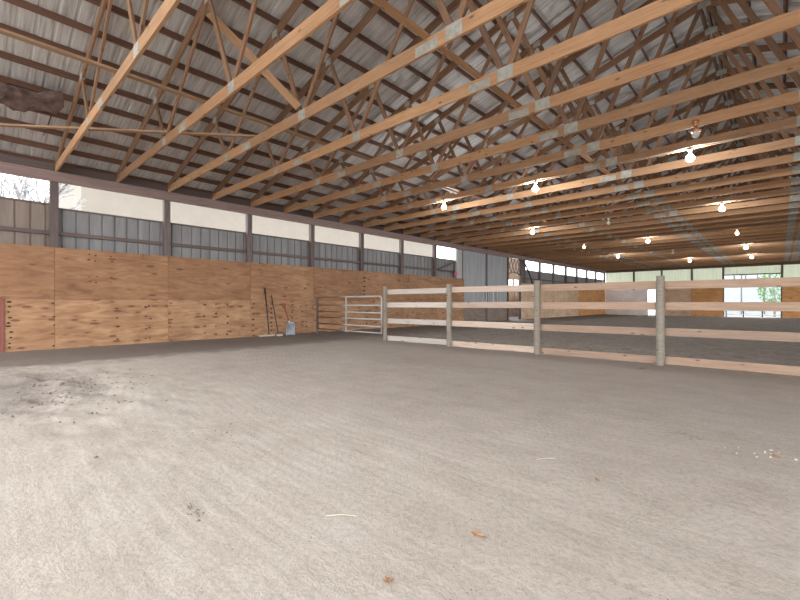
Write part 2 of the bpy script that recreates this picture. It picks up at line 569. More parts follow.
wall = bpy.data.objects.new('wall_left', None)
struct(link(wall))
seams = [Y0] + [-0.96] + PY[:7] + [18.72]
SX = XL - 0.22
for i in range(len(seams) - 1):
    y0, y1 = seams[i], seams[i + 1]
    sheet('plywood_sheet', M['ply_low'], y0 + 0.003, y1 - 0.003, -0.06, 1.228, XL, wall)
    sheet('plywood_sheet', M['ply_top'], y0 + 0.003, y1 - 0.003, 1.234, 2.47, XL, wall)
    ztop = 3.53 if y1 <= PY[0] + 0.01 else 3.45
    tan = y1 <= PY[0] + 0.01
    solid(ribs_y(SX, y0 + 0.002, y1 - 0.002, 0.0, ztop).build('siding_panel', M['siding_tan' if tan else 'siding'], wall))
    MB().box((SX - 0.01, y0 + 0.08, ztop - 0.03), (SX + 0.03, y1 - 0.08, ztop + 0.012)).build('cap_strip', M['dark_wood'], wall)
    member('girt', (SX + 0.05, y0 + 0.08, 2.83), (SX + 0.05, y1 - 0.08, 2.83), 0.07, 0.09, M['dark_wood'], wall, side=(1, 0, 0))
# dark knots lined up over the lower sheets
nails = MB()
def spot(y, z, ry, rz):
    n = 8
    vs = [(XL + 0.0008, y + ry * math.cos(2 * math.pi * k / n), z + rz * math.sin(2 * math.pi * k / n)) for k in range(n)]
    nails.poly(vs, [tuple(range(n))])
def column(y, z0, z1, n, size):
    for i in range(n):
        z = z0 + (z1 - z0) * (i + random.uniform(-0.2, 0.2)) / max(1, n - 1)
        spot(y + random.uniform(-0.02, 0.03), z, size * random.uniform(1.1, 2.4), size * random.uniform(0.8, 1.3))
column(0.72, 0.03, 1.17, 11, 0.022)
column(1.47, 0.15, 1.1, 5, 0.016)
for yy in (2.15, 2.3, 2.62):
    column(yy, 2.22, 2.36, 2, 0.016); column(yy, 1.68, 1.8, 2, 0.014)
for yy in (2.75, 3.42, 3.5, 4.95, 5.3, 5.65):
    column(yy, 0.2, 1.05, 4, 0.02)
column(4.02, 0.1, 1.1, 6, 0.014)
column(6.5, 0.08, 1.15, 7, 0.024)
column(7.15, 0.2, 1.1, 7, 0.026)
column(7.95, 0.25, 1.05, 5, 0.022)
column(8.55, 0.3, 1.05, 5, 0.02)
column(8.35, 0.3, 1.05, 5, 0.02)
column(8.93, 0.1, 1.1, 6, 0.016)
column(11.4, 1.5, 2.2, 5, 0.035)
column(11.5, 0.3, 1.1, 4, 0.03)
nails.build('knot_spots', M['nail'], wall)['kind'] = 'stuff'
# far bays beyond the sliding doors
fp = [PY[k] for k in range(10, 17)] + [Y1]
far = [25.45] + fp
for i in range(len(far) - 1):
    y0, y1 = far[i], far[i + 1]
    sheet('plywood_sheet', M['ply_orange' if i > 5 else ('ply_tan' if i < 5 else 'ply_orange')], y0 + 0.003, y1 - 0.003, -0.06, 2.47, XL, wall)
    solid(ribs_y(SX, y0 + 0.002, y1 - 0.002, 0.0, 3.42).build('siding_panel', M['siding'], wall))
    MB().box((SX - 0.01, y0 + 0.05, 3.39), (SX + 0.03, y1 - 0.05, 3.432)).build('cap_strip', M['dark_wood'], wall)
    member('girt', (SX + 0.05, y0 + 0.08, 2.83), (SX + 0.05, y1 - 0.08, 2.83), 0.07, 0.09, M['dark_wood'], wall, side=(1, 0, 0))
member('brace', (XL - 0.12, 16.5, 2.86), (XL - 0.12, 18.05, 3.36), 0.04, 0.09, M['dark_wood'], wall, side=(1, 0, 0))
# eave beam, top plate
e = member('trim_1', (XL - 0.0, Y0, 4.155), (XL - 0.0, Y1 - 0.02, 4.155), 0.08, 0.245, M['beam'], side=(1, 0, 0))
struct(e)
e = member('trim_2', (XL - 0.10, Y0, 4.40), (XL - 0.10, Y1 - 0.02, 4.40), 0.04, 0.17, M['dark_wood'], side=(1, 0, 0))
# eave blocking is set low between the trusses so daylight does not leak
struct(e)

# wall posts
post_txt = {0: 'dark timber wall post nearest the camera, between the tree view and the cream view',
            1: 'second dark timber wall post from the left edge, above the plywood',
            2: 'third dark timber wall post from the left edge, above the plywood',
            3: 'fourth dark timber wall post from the left, up from the gate end',
            4: 'fifth dark timber wall post from the left, above the metal gate',
            5: 'sixth dark timber wall post from the left, above the second fence post',
            6: 'seventh dark timber wall post from the left, beside the diagonal wall brace'}
for k in range(17):
    if k in (8, 9):
        continue
    y = PY[k]
    if k == 7:
        y = 18.62
    if k < 7:
        lb = post_txt[k]
    elif k == 7:
        lb = 'dark timber post at the near edge of the grey sliding doors'
    else:
        lb = 'dark timber post between far left windows, %s from the lattice opening' % ORD[k - 10]
    o = member('wall_post', (XL - 0.13, y, -0.1), (XL - 0.13, y, 4.28), 0.15, 0.16, M['dark_wood'], side=(1, 0, 0))
    tag(o, lb, 'post', 'posts along the left wall')
o = MB().box((XL - 0.16, 18.08, 2.4), (XL - 0.04, 18.56, 4.1)).build('trim_3', M['pale_trim'])
struct(o)

o = MB().box((XL - 0.20, 25.42, 2.4), (XL - 0.06, 25.92, 4.1)).build('trim_4', M['dark_wood'])
struct(o)
# sliding doors
d1 = bpy.data.objects.new('door_1', None); struct(link(d1))
for (a, b) in ((18.66, 21.05), (21.13, 23.6)):
    solid(ribs_y(XL - 0.06, a, b, 0.98, 4.2, 0.16, 0.02, 0.015).build('door_panel', M['door_metal'], d1))
    sheet('kick_board', M['ply_grey'], a, b, -0.05, 0.98, XL - 0.045, d1)
member('door_stile', (XL - 0.05, 21.09, 0), (XL - 0.05, 21.09, 4.2), 0.10, 0.12, M['dark_wood'], d1, side=(1, 0, 0))
member('door_stile', (XL - 0.05, 23.66, 0), (XL - 0.05, 23.66, 4.2), 0.12, 0.12, M['dark_wood'], d1, side=(1, 0, 0))
for i, (y, lb) in enumerate(((20.95, 'single white rod fixed upright on the grey sliding door'),
                             (21.75, 'left one of the close pair of white rods on the sliding door'),
                             (22.25, 'right one of the close pair of white rods on the sliding door'))):
    o = MB().tube([(XL + 0.03, y, 0.95), (XL + 0.03, y, 2.0)], 0.028, 8).build('white_rod', M['white'], smooth=True)
    tag(o, lb, 'rod', 'white rods on the sliding door')
o = MB()
for i in range(7):
    pass
o.lathe([(0.0, -0.16), (0.07, -0.15), (0.11, -0.06), (0.10, 0.04), (0.05, 0.11), (0.02, 0.17), (0.0, 0.18)], 14)
o = o.build('cloth_bundle', M['pink'], smooth=True, loc=(XL + 0.02, 17.9, 2.72))
o.scale = (0.7, 1.2, 1)
tag(o, 'small bright pink bundle hanging high beside the diagonal wall brace', 'bundle')

# lean-to room seen through the opening
lt = bpy.data.objects.new('wall_annex', None); struct(link(lt))
LX = -17.2
for i in range(2):
    y0 = 30.9 + i * 2.2
    sheet('plywood_sheet', M['annex_ply'], y0, y0 + 2.19, -0.06, 2.2, LX, lt)
for y0 in (30.95, 33.1, 35.1):
    MB().box((LX - 0.12, y0, 2.2), (LX, y0 + 0.14, 3.2)).build('stud', M['web'], lt)
MB().box((LX - 0.05, 30.9, 3.2), (LX, 35.3, 5.0)).build('header_board', M['annex_ply'], lt)
MB().box((LX, 23.6, -0.12), (XL - 0.05, 35.3, -0.03)).build('annex_floor', M['soil'], lt)
sh = thing('open_shelf', 'dark open shelf frame against the orange boards beyond the opening', 'shelf', (-16.9, 33.6, -0.08))
for yy in (-0.9, 0.9):
    member('upright', (0, yy, 0), (0, yy, 2.15), 0.07, 0.07, M['dark_wood'], sh)
for zz in (0.55, 1.2, 1.8):
    member('shelf_board', (0, -0.9, zz), (0, 0.9, zz), 0.28, 0.05, M['dark_wood'], sh, side=(1, 0, 0))
la = thing('lattice_header', 'dark crossed metal lattice hung across the top of the opening', 'lattice', (XL - 0.05, 24.55, 3.0))
MBt = MB().tube([(0, -0.85, 0.0), (0, -0.85, 1.0)], 0.03, 6).tube([(0, 0.85, 0.0), (0, 0.85, 1.0)], 0.03, 6)
MBt.tube([(0, -0.85, 1.0), (0, 0.85, 1.0)], 0.03, 6).tube([(0, -0.85, 0.02), (0, 0.0, 0.16), (0, 0.85, 0.02)], 0.03, 6)
MBt.build('lattice_frame', M['steel_dark'], la, smooth=True)
lb_ = MB()
for i in range(4):
    a = -0.85 + i * 0.42
    lb_.tube([(0, a, 0.08), (0, a + 0.46, 1.0)], 0.022, 6)
    lb_.tube([(0.0, a + 0.46, 0.08), (0.0, a, 1.0)], 0.022, 6)
lb_.build('lattice_bars', M['steel_dark'], la, smooth=True)
br = MB().tube([(XL + 0.06, 25.55, 3.98), (XL + 0.06, 26.1, 3.6), (XL + 0.05, 26.7, 2.95), (XL + 0.03, 27.0, 2.5)], 0.05, 8)
tag(br.build('curved_brace', M['steel_dark'], smooth=True), 'dark curved brace sweeping down beside the lattice opening', 'brace')

# ------------------------------------------------------------------ far end wall
ew = bpy.data.objects.new('wall_far', None); struct(link(ew))
def sheet_end(name, mat, x0, x1, z0, z1, parent, y=Y1, th=0.02):
    w, h = x1 - x0, z1 - z0
    o = MB().box((-w / 2, -h / 2, -th / 2), (w / 2, h / 2, th / 2)).build(name, mat, parent)
    o.matrix_local = Matrix(((1, 0, 0, (x0 + x1) / 2), (0, 0, -1, y), (0, 1, 0, (z0 + z1) / 2), (0, 0, 0, 1)))
    return o
def ribs_x(y, x0, x1, z0, z1, pitch=0.23):
    pr = []
    x = x0
    while x < x1 - 0.06:
        pr += [(x, 0), (min(x + pitch * 0.7, x1), 0), (min(x + pitch * 0.75, x1), 0.025), (min(x + pitch * 0.95, x1), 0.025)]
        x += pitch
    pr.append((x1, 0))
    n = len(pr)
    vs = [(xx, y + d, z) for z in (z0, z1) for (xx, d) in pr]
    return MB().poly(vs, [(k, k + 1, n + k + 1, n + k) for k in range(n - 1)])
ex = [XL, -10.15, -7.9, -5.65, -3.5, 0.09, 2.3, 4.6, 6.9, XR]
for i in range(len(ex) - 1):
    solid(ribs_x(Y1 + 0.12, ex[i] + 0.01, ex[i + 1] - 0.01, 3.48 if i == 4 else 2.9, 4.28).build('translucent_panel', M['fibre'], ew))
    if i != 4:
        sheet_end('upper_board', M['whiteboard' if i < 2 else 'ply_tan'], ex[i] + 0.01, ex[i + 1] - 0.01, 2.36, 3.0, ew, Y1 + 0.05)
    if True:
        member('stud', (ex[i] - (0.12 if i == 0 else 0), Y1 + 0.08, -0.1), (ex[i] - (0.12 if i == 0 else 0), Y1 + 0.08, 4.3), 0.14 if i else 0.3, 0.14, M['dark_wood'], ew)
sheet_end('lining_board', M['whiteboard'], XL + 0.02, -8.98, -0.06, 2.36, ew)
sheet_end('lining_board', M['ply_tan'], -8.38, -5.66, -0.06, 2.36, ew)
sheet_end('lining_board', M['ply_orange'], -5.64, -3.5, -0.06, 2.40, ew)
for i in range(5, 9):
    sheet_end('lining_board', M['ply_orange'], ex[i] + 0.01, ex[i + 1] - 0.01, -0.06, 2.40, ew)
sheet_end('header_board', M['ply_tan'], -3.5, 0.09, 2.55, 3.04, ew)
MB().box((-3.5, Y1 + 0.02, 3.42), (0.09, Y1 + 0.1, 3.5)).build('header_rail', M['dark_wood'], ew)
for i in range(1, 5):
    x = -3.5 + 3.59 * i / 5
    MB().box((x - 0.04, Y1 + 0.03, 3.0), (x + 0.04, Y1 + 0.1, 3.45)).build('transom_bar', M['white'], ew)
# gable above the tie height
gp = [(XL - 0.25, 4.2), (XR + 0.25, 4.2), (XR + 0.25, roof(XR + 0.25)), (XC, roof(XC)), (XL - 0.25, roof(XL - 0.25))]
MB().poly([(x, Y1 + 0.15, z) for x, z in gp] + [(x, Y1 + 0.19, z) for x, z in gp],
          [(0, 1, 2, 3, 4), (9, 8, 7, 6, 5)] + [(k, k + 5, (k + 1) % 5 + 5, (k + 1) % 5) for k in range(5)]).build('gable_sheet', M['siding'], ew)
MB().box((XL - 0.3, Y1 - 0.02, 4.10), (XR, Y1 + 0.1, 4.30)).build('tie_board', M['web'], ew)

# right wall, out of view, left mostly open so extra daylight brightens the arena
wr = bpy.data.objects.new('wall_right', None); struct(link(wr))
solid(ribs_y(XR + 0.2, 8.0, 20.0, 0.0, 2.6).build('siding_panel', M['siding'], wr))
member('eave_plate', (XR, Y0, 4.155), (XR, Y1, 4.155), 0.08, 0.245, M['beam'], wr, side=(1, 0, 0))
for k in range(-1, 17, 2):
    member('post', (XR + 0.13, PY[0] + 2.46 * k, -0.1), (XR + 0.13, PY[0] + 2.46 * k, 4.28), 0.15, 0.16, M['dark_wood'], wr, side=(1, 0, 0))

# ------------------------------------------------------------------ roof trusses
def truss_proto():
    r = thing('roof_truss', 'x', 'truss', (XC, TY[0], ZB), 'roof trusses')
    def L(x, z):
        return (x - XC, 0, z - ZB)
    parts = []
    def add(*a, **k):
        parts.append(member(*a, **k))
    zc = ZB + 0.0925
    for a, b in ((XL - 0.05, -8.0), (-8.0, -3.25), (-3.25, 0.75), (0.75, 5.5), (5.5, XR + 0.05)):
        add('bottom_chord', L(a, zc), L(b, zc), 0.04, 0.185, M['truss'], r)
    for s in (-1, 1):
        x0, x1 = XC + s * 11.5, XC
        xm = XC + s * 5.6
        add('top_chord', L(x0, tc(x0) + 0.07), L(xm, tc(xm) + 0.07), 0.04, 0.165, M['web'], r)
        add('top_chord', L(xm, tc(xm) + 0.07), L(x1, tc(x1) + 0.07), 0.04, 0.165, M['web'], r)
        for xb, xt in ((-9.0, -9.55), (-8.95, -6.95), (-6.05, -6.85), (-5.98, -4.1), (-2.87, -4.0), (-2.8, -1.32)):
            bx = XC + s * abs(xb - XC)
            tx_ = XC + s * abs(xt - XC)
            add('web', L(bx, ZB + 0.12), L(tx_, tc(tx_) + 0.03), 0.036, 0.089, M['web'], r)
    def plate(x, z, w, h):
        m_ = MB().box((-w / 2, -0.024, -h / 2), (w / 2, 0.024, h / 2))
        key = ('plate', w, h)
        if key not in _mc:
            _mc[key] = m_.mesh('gusset_plate', M['galv'])
        o = bpy.data.objects.new('gusset_plate', _mc[key])
        o.location = L(x, z)
        link(o, r)
        parts.append(o)
    for s in (-1, 1):
        for d, w, h in ((7.73, 0.18, 0.13), (4.76, 0.20, 0.17), (1.58, 0.24, 0.18)):
            plate(XC + s * d, ZB + h / 2 + 0.01, w, h)
        for d, w in ((6.75, 0.30), (2.0, 0.36)):
            plate(XC + s * d, ZB + 0.07, w, 0.125)
        for d in (8.3, 5.65, 2.8):
            plate(XC + s * d, tc(XC + s * d) + 0.06, 0.17, 0.13)
    plate(XC, tc(XC) + 0.06, 0.24, 0.16)
    return r, parts
proto, pparts = truss_proto()
near_txt = ['pale timber roof truss nearest the camera, tie ending above the tree view',
            'second roof truss from the camera, tie meeting the beam above the first cream opening',
            'third roof truss from the camera, its orange tie leaving through the top edge centre',
            'fourth roof truss from the camera, tie reaching the top edge near the right corner',
            'fifth roof truss from the camera, first whose tie crosses the right edge of the photo']
for i, y in enumerate(TY):
    if i == 0:
        r = proto
    else:
        r = proto.copy()
        C.objects.link(r)
        r.location = (XC, y, ZB)
        for p in pparts:
            c = p.copy()
            C.objects.link(c)
            c.parent = r
    if i < 5:
        r['label'] = near_txt[i]
    elif i == len(TY) - 1:
        r['label'] = 'last roof truss at the back, right before the far end wall'
    elif i == 7:
        r['label'] = 'eighth roof truss from the camera, carrying the nearest row of lit bulbs'
    elif i == 6:
        r['label'] = 'seventh roof truss from the camera, carrying the unlit copper bulb fitting'
    else:
        r['label'] = '%s brown roof truss counting back from the camera' % ORD[i]

# runners and braces on the trusses
def runner(p0, p1, w, h, lb, side=(1, 0, 0), mat='bracing', name='runner_board'):
    o = member(name, p0, p1, w, h, M[mat], side=side)
    tag(o, lb, 'board')
    return o
zt = ZB + 0.185
runner((-7.0, Y0 + 0.2, zt + 0.02), (-7.0, 43.0, zt + 0.02), 0.089, 0.038, 'long orange runner board lying across the truss ties over the left side')
runner((-3.25, 1.45, zt + 0.02), (-3.25, 43.0, zt + 0.02), 0.089, 0.038, 'long runner board lying across the truss ties near the middle', mat='truss')
runner((-10.95, 0.30, zt + 0.045), (-7.75, 4.05, zt + 0.045), 0.089, 0.036, 'thin brown board lying slantwise over the three nearest ties at left', side=(0.76, -0.65, 0), name='slanting_board')
runner((-7.0, 2.82, 6.0), (-6.05, 3.94, 4.5), 0.13, 0.036, 'steep diagonal brace from second truss down to the third tie', side=(0, 0.1, 1), mat='truss', name='sway_brace')
runner((0.4, 10.0, 7.0), (0.4, 42.5, 7.0), 0.036, 0.13, 'dark runner board high along the right side of the roof', mat='bracing')

# torn insulation
op = [(-10.26, 0.46), (-10.24, 0.72), (-10.28, 0.96), (-10.02, 1.29), (-10.26, 1.36), (-10.45, 1.38), (-10.58, 1.34), (-10.74, 1.29),
      (-10.69, 1.15), (-10.62, 1.06), (-10.35, 1.03), (-10.36, 0.87), (-10.62, 0.85), (-10.77, 0.83), (-10.93, 0.83), (-10.93, 0.66), (-10.85, 0.53), (-10.75, 0.42), (-10.5, 0.3)]
bm = bmesh.new()
vs = [bm.verts.new((x, y, 4.40 + PITCH * (x - XL) + 0.025 * noise.noise(Vector((x * 9, y * 9, 0))))) for x, y in op]
f = bm.faces.new(vs)
bmesh.ops.triangulate(bm, faces=[f])
bmesh.ops.subdivide_edges(bm, edges=list(bm.edges), cuts=2, use_grid_fill=True)
for v in bm.verts:
    v.co.z += 0.03 * noise.noise(v.co * 7)
me = bpy.data.meshes.new('torn_insulation')
bm.to_mesh(me); bm.free()
me.materials.append(M['insul'])
o = link(bpy.data.objects.new('torn_insulation', me))
md = o.modifiers.new('thickness', 'SOLIDIFY'); md.thickness = 0.03
tag(o, 'torn brown insulation scrap hanging under the roof at the upper left', 'insulation')
o = MB().tube([(-11.0, 1.25, 5.02), (-11.02, 1.22, 4.9), (-11.1, 1.2, 4.8), (-11.5, 1.18, 4.72)], 0.008, 6).build('loose_wire', M['black'])
tag(o, 'thin dark loose wire dangling below the torn insulation', 'wire')

# ------------------------------------------------------------------ light bulbs
def bulb(x, y, kind, lb, grp):
    r = thing('light_bulb', lb, 'light bulb', (x, y, ZB), grp)
    MB().lathe([(0.045, 0.0), (0.045, -0.02), (0.028, -0.03), (0.026, -0.075), (0.02, -0.08)], 14).build('socket', M['white'], r, smooth=True)
    s = {'on': 1.0, 'warm': 0.75, 'off': 0.75}[kind]
    MB().lathe([(0.016 * s, -0.078), (0.022 * s, -0.095), (0.05 * s, -0.125), (0.078 * s, -0.165), (0.078 * s, -0.20), (0.045 * s, -0.24), (0.004, -0.252)], 14).build(
        'bulb', M[{'on': 'bulb', 'warm': 'bulb_warm', 'off': 'glass_off'}[kind]], r, smooth=True)
ks = [7, 12, 17, 22, 27]
rows = ['nearest row', 'second row', 'third row', 'fourth row', 'fifth row']
st = {(-1.35, 0): 'on', (-1.35, 1): 'on', (-1.35, 2): 'warm', (-1.35, 3): 'on', (-1.35, 4): 'on',
      (-4.65, 0): 'on', (-4.65, 1): 'off', (-4.65, 2): 'on', (-4.65, 3): 'off', (-4.65, 4): 'on',
      (-7.6, 0): 'on', (-7.6, 1): 'on', (-7.6, 2): 'warm', (-7.6, 3): 'on'}
word = {'on': 'bright white lit bulb', 'warm': 'dim warm glowing bulb', 'off': 'unlit bulb'}
colw = {-1.35: 'right', -4.65: 'middle', -7.6: 'left'}
for (x, j), kd in st.items():
    bulb(x, TY[ks[j]], kd, '%s under the roof ties, %s of the %s back' % (word[kd], {'right': 'rightmost', 'middle': 'middle one', 'left': 'leftmost'}[colw[x]], rows[j]), 'bulbs under the roof ties')
for j in range(5):
    y = TY[ks[j]] - 0.03
    pts = []
    for i in range(25):
        x = -7.7 + i * 0.4
        pts.append((x, y, ZB + 0.05 - 0.03 * abs(math.sin(i * math.pi / 4))))
    o = MB().tube(pts, 0.009, 6).build('light_cable', M['cable'], smooth=True)
    tag(o, 'thin pale cable strung across the ties feeding the %s of bulbs' % rows[j], 'cable', 'bulb cables')
cu = thing('copper_lamp', 'unlit clear bulb in copper fitting, above right of the brightest bulb', 'lamp', (-1.1, TY[6], ZB))
MB().lathe([(0.05, 0.10), (0.05, 0.06), (0.03, 0.05), (0.03, -0.02), (0.055, -0.05), (0.085, -0.09)], 14).build('fitting', M['copper'], cu, smooth=True, loc=(0, -0.03, 0))
MB().lathe([(0.02, -0.06), (0.055, -0.10), (0.062, -0.14), (0.04, -0.185), (0.005, -0.2)], 14).build('bulb', M['glass_off'], cu, smooth=True, loc=(0, -0.03, 0))
o = MB().tube([(-6.72, 8.89, 4.262), (-6.75, 9.60, 4.262)], 0.02, 8).build('white_tube', M['white'], smooth=True)
tag(o, 'short white tube under the ties, left of the leftmost near bulb', 'tube')

# ------------------------------------------------------------------ board fence
FY = 8.72
fx = [-8.75, -6.37, -3.96, -1.61, 0.80, 3.2, 5.6]
fence = thing('board_fence', 'four-rail wooden board fence on round posts across the arena', 'fence', (0, FY, 0))
for i, x in enumerate(fx):
    r0 = 0.068 if i else 0.06
    pts, rs = [], []
    for j in range(9):
        z = -0.15 + 1.79 * j / 8
        pts.append((x + 0.008 * noise.noise(Vector((i * 5, z * 2, 0))), 0.006 * noise.noise(Vector((i * 3, z * 2, 9))), z))
        rs.append(r0 * (1 + 0.09 * noise.noise(Vector((i * 7, z * 3.5, 4)))))
    MB().tube(pts, rs, 12).build('post', M['post'], fence, smooth=False)
tops = [1.555, 1.165, 0.685, 0.16]
for b in range(len(fx) - 1):
    for j, zt_ in enumerate(tops):
        jl, jr = random.uniform(-0.012, 0.012), random.uniform(-0.012, 0.012)
        h = 0.145
        rl = member('rail', (fx[b] - 0.0, 0.09, zt_ - h / 2 + jl), (fx[b + 1] - 0.004, 0.09, zt_ - h / 2 + jr), 0.038, h, M['rail_pale' if b == 0 else ('rail' if b == 1 else 'rail_tan')], fence)
        if b == 0:
            rl['label'] = 'pale weathered grey rail'

# ------------------------------------------------------------------ tube gate
gate = thing('tube_gate', 'galvanised tube gate between fence and plywood wall, brown at its left half', 'gate', (-10.6, FY, 0))
gx0, gx1 = -1.56, 1.70
zs = [1.345, 1.07, 0.84, 0.64, 0.42, 0.22]
fr = MB().tube([(gx0, 0, 0.22), (gx0, 0, 1.27), (gx0 + 0.02, 0, 1.32), (gx0 + 0.07, 0, 1.345), (gx1 - 0.07, 0, 1.345), (gx1 - 0.02, 0, 1.32), (gx1, 0, 1.27), (gx1, 0, 0.22)], 0.024, 10)
fr.build('gate_frame', M['gate'], gate, smooth=True)
for z in zs[1:]:
    MB().tube([(gx0, 0, z), (gx1, 0, z)], 0.02, 8).build('gate_rail', M['gate'], gate, smooth=True)
MB().box((0.0, -0.03, 0.18), (0.07, -0.018, 1.33)).build('gate_brace', M['tube'], gate)
MB().box((gx0 - 0.065, -0.05, -0.05), (gx0 - 0.03, 0.02, 1.36)).build('hinge_post', M['dark_wood'], gate)

# ------------------------------------------------------------------ tools by the wall
def lean(root, pts, r, name, mat, n=10):
    return MB().tube(pts, r, n).build(name, mat, root, smooth=True)
rk = thing('landscape_rake', 'black handled wide rake leaning on the plywood, left of the red shovel', 'rake', (-12.42, 6.92, 0.05))
lean(rk, [(0.05, 0.0, 0.06), (-0.19, -0.02, 1.58)], [0.017, 0.022], 'handle', M['black'])
lean(rk, [(-0.185, -0.02, 1.40), (-0.195, -0.02, 1.60)], [0.03, 0.026], 'grip', M['black'])
MB().box((0.03, -0.36, 0.0), (0.075, 0.20, 0.045)).build('head', M['pale_wood'], rk, bevel=0.006)
tb = MB()
for i in range(15):
    y = -0.345 + i * 0.0375
    tb.tube([(0.052, y, 0.0), (0.09, y, -0.075)], 0.006, 5)
tb.build('teeth', M['pale_wood'], rk)
MB().tube([(0.05, -0.18, 0.03), (0.02, 0, 0.2), (0.05, 0.14, 0.03)], 0.008, 6).build('brace', M['tube'], rk)
bk = thing('broom', 'thin dark-handled broom leaning between the wide rake and red shovel', 'broom', (-12.38, 7.20, 0.05))
lean(bk, [(0.03, 0.04, 0.1), (-0.24, -0.06, 1.36)], 0.014, 'handle', M['black'])
MB().box((-0.01, -0.02, 0.04), (0.07, 0.20, 0.10)).build('head', M['dark_wood'], bk, bevel=0.006)
MB().box((0.0, -0.01, -0.04), (0.06, 0.19, 0.05)).build('bristles', M['pale_wood'], bk)
sv = thing('scoop_shovel', 'scoop shovel with red D-grip and grey blade leaning on plywood', 'shovel', (-12.36, 7.68, 0.03))
lean(sv, [(-0.03, 0.0, 0.46), (-0.23, -0.06, 0.98)], 0.018, 'shaft', M['red'])
MB().tube([(-0.23, -0.06, 0.96), (-0.25, -0.12, 1.02), (-0.265, -0.12, 1.09), (-0.265, 0.0, 1.09), (-0.25, 0.0, 1.02), (-0.23, -0.06, 0.96)], 0.015, 8).build('grip', M['red'], sv, smooth=True)
vs, fs = [], []
nu, nv = 8, 8
for j in range(nv + 1):
    v = j / nv
    w = 0.15 + 0.03 * v if v > 0.12 else 0.07 + 0.08 * v / 0.12
    for i in range(nu + 1):
        u = -1 + 2 * i / nu
        curl = 0.05 * abs(u) ** 2.5
        vs.append((0.10 - 0.115 * (1 - (v - 1) ** 2) * 1.0 + curl + 0.02 - 0.06 * (1 - v), u * w + 0.01, 0.0 + 0.46 * (1 - v)))
for j in range(nv):
    for i in range(nu):
        a = j * (nu + 1) + i
        fs.append((a, a + 1, a + nu + 2, a + nu + 1))
bl = MB().poly(vs, fs).build('blade', M['alu'], sv, smooth=True)
md = bl.modifiers.new('thickness', 'SOLIDIFY'); md.thickness = 0.006
MB().tube([(-0.005, 0.01, 0.40), (-0.04, 0.0, 0.50)], [0.032, 0.024], 10).build('collar', M['white'], sv, smooth=True)
o = member('pink_board', (XL + 0.02, 0.53, -0.02), (XL + 0.02, 0.53, 1.24), 0.03, 0.20, M['pink_board'], side=(1, 0, 0))
tag(o, 'red stained board standing against the plywood at the left edge', 'board')

# ------------------------------------------------------------------ litter on the dirt
def leaf(x, y, s, rz, lb):
    vs, fs = [(0, 0, 0.006)], []
    n = 14
    for k in range(n):
        th = 2 * math.pi * k / n
        rr = s * (1.0 if k % 2 == 0 else 0.55) * (1.25 if k == 0 else 1)
        vs.append((rr * math.cos(th), rr * 0.75 * math.sin(th), 0.008 + 0.3 * s * math.sin(th * 2 + 1) ** 2))
    fs = [(0, 1 + k, 1 + (k + 1) % n) for k in range(n)]
    o = MB().poly(vs, fs).build('dry_leaf', M['leaf'], loc=(x, y, height(x, y) + 0.004))
    o.rotation_euler = (0.15, 0.1, rz)
    md = o.modifiers.new('thickness', 'SOLIDIFY'); md.thickness = 0.002
    tag(o, lb, 'leaf', 'dry leaves on the dirt')
leaf(-1.09, 1.72, 0.033, 0.4, 'orange dry leaf on pale dirt, below centre of the photo')
leaf(-1.17, 1.18, 0.026, 1.2, 'orange dry leaf on dirt nearest the bottom edge')
leaf(-0.86, 2.77, 0.03, 2.0, 'small brown dry leaf on dirt toward the fence post side')
leaf(-0.03, 4.12, 0.034, 0.0, 'brown dry leaf among pale chips at the right')
leaf(-1.75, 8.0, 0.06, 0.9, 'orange dry leaf on dirt just in front of the big fence post')
def crumbs(name, cx, cy, spread, n, size, mat, lb, cat):
    mb = MB()
    for i in range(n):
        x, y = random.gauss(cx, spread), random.gauss(cy, spread * 0.6)
        s = size * random.uniform(0.4, 1.2)
        c = Vector((x, y, height(x, y) + s * 0.25))
        vs = [c + Vector(d) * s * random.uniform(0.6, 1.1) for d in ((1, 0, 0), (-1, 0, 0), (0, 1, 0), (0, -1, 0), (0, 0, 0.8), (0, 0, -0.8))]
        mb.poly(vs, [(0, 2, 4), (2, 1, 4), (1, 3, 4), (3, 0, 4), (2, 0, 5), (1, 2, 5), (3, 1, 5), (0, 3, 5)])
    o = mb.build(name, mat)
    tag(o, lb, cat, kind='stuff')
crumbs('dirt_crumbs', -2.33, 0.86, 0.05, 26, 0.010, M['clod'], 'dark dirt crumbs in a small patch at lower left', 'dirt crumbs')
crumbs('dirt_crumbs', -0.60, 4.25, 0.10, 40, 0.013, M['clod'], 'dark dirt crumbs scattered on the right before the fence', 'dirt crumbs')
crumbs('stone_chips', -0.05, 4.16, 0.12, 16, 0.011, M['chalk'], 'pale stone chips scattered around the brown leaf at right', 'stone chips')
crumbs('dirt_crumbs', -1.0, 1.6, 0.55, 260, 0.006, M['clod'], 'fine dark crumbs strewn over the pale dirt below centre', 'dirt crumbs')
crumbs('dirt_crumbs', -3.9, 1.5, 0.5, 240, 0.008, M['clod'], 'small dark clods strewn over the lower left foreground', 'dirt crumbs')
crumbs('dirt_crumbs', -7.0, 0.8, 0.9, 260, 0.018, M['clod'], 'rough dirt clods near the left edge below the plywood', 'dirt crumbs')
for (x, y, L, rz, lb) in ((-1.72, 1.38, 0.16, 0.75, 'thin pale straw lying on dirt left of centre'),
                          (-1.25, 2.9, 0.14, 0.9, 'short pale straw lying on dirt right of centre')):
    o = MB().tube([(-L / 2, 0, 0.006), (0, 0.006, 0.01), (L / 2, 0, 0.006)], 0.0022, 5).build('straw', M['straw'], loc=(x, y, height(x, y) + 0.003))
    o.rotation_euler = (0, 0, rz)
    tag(o, lb, 'straw')

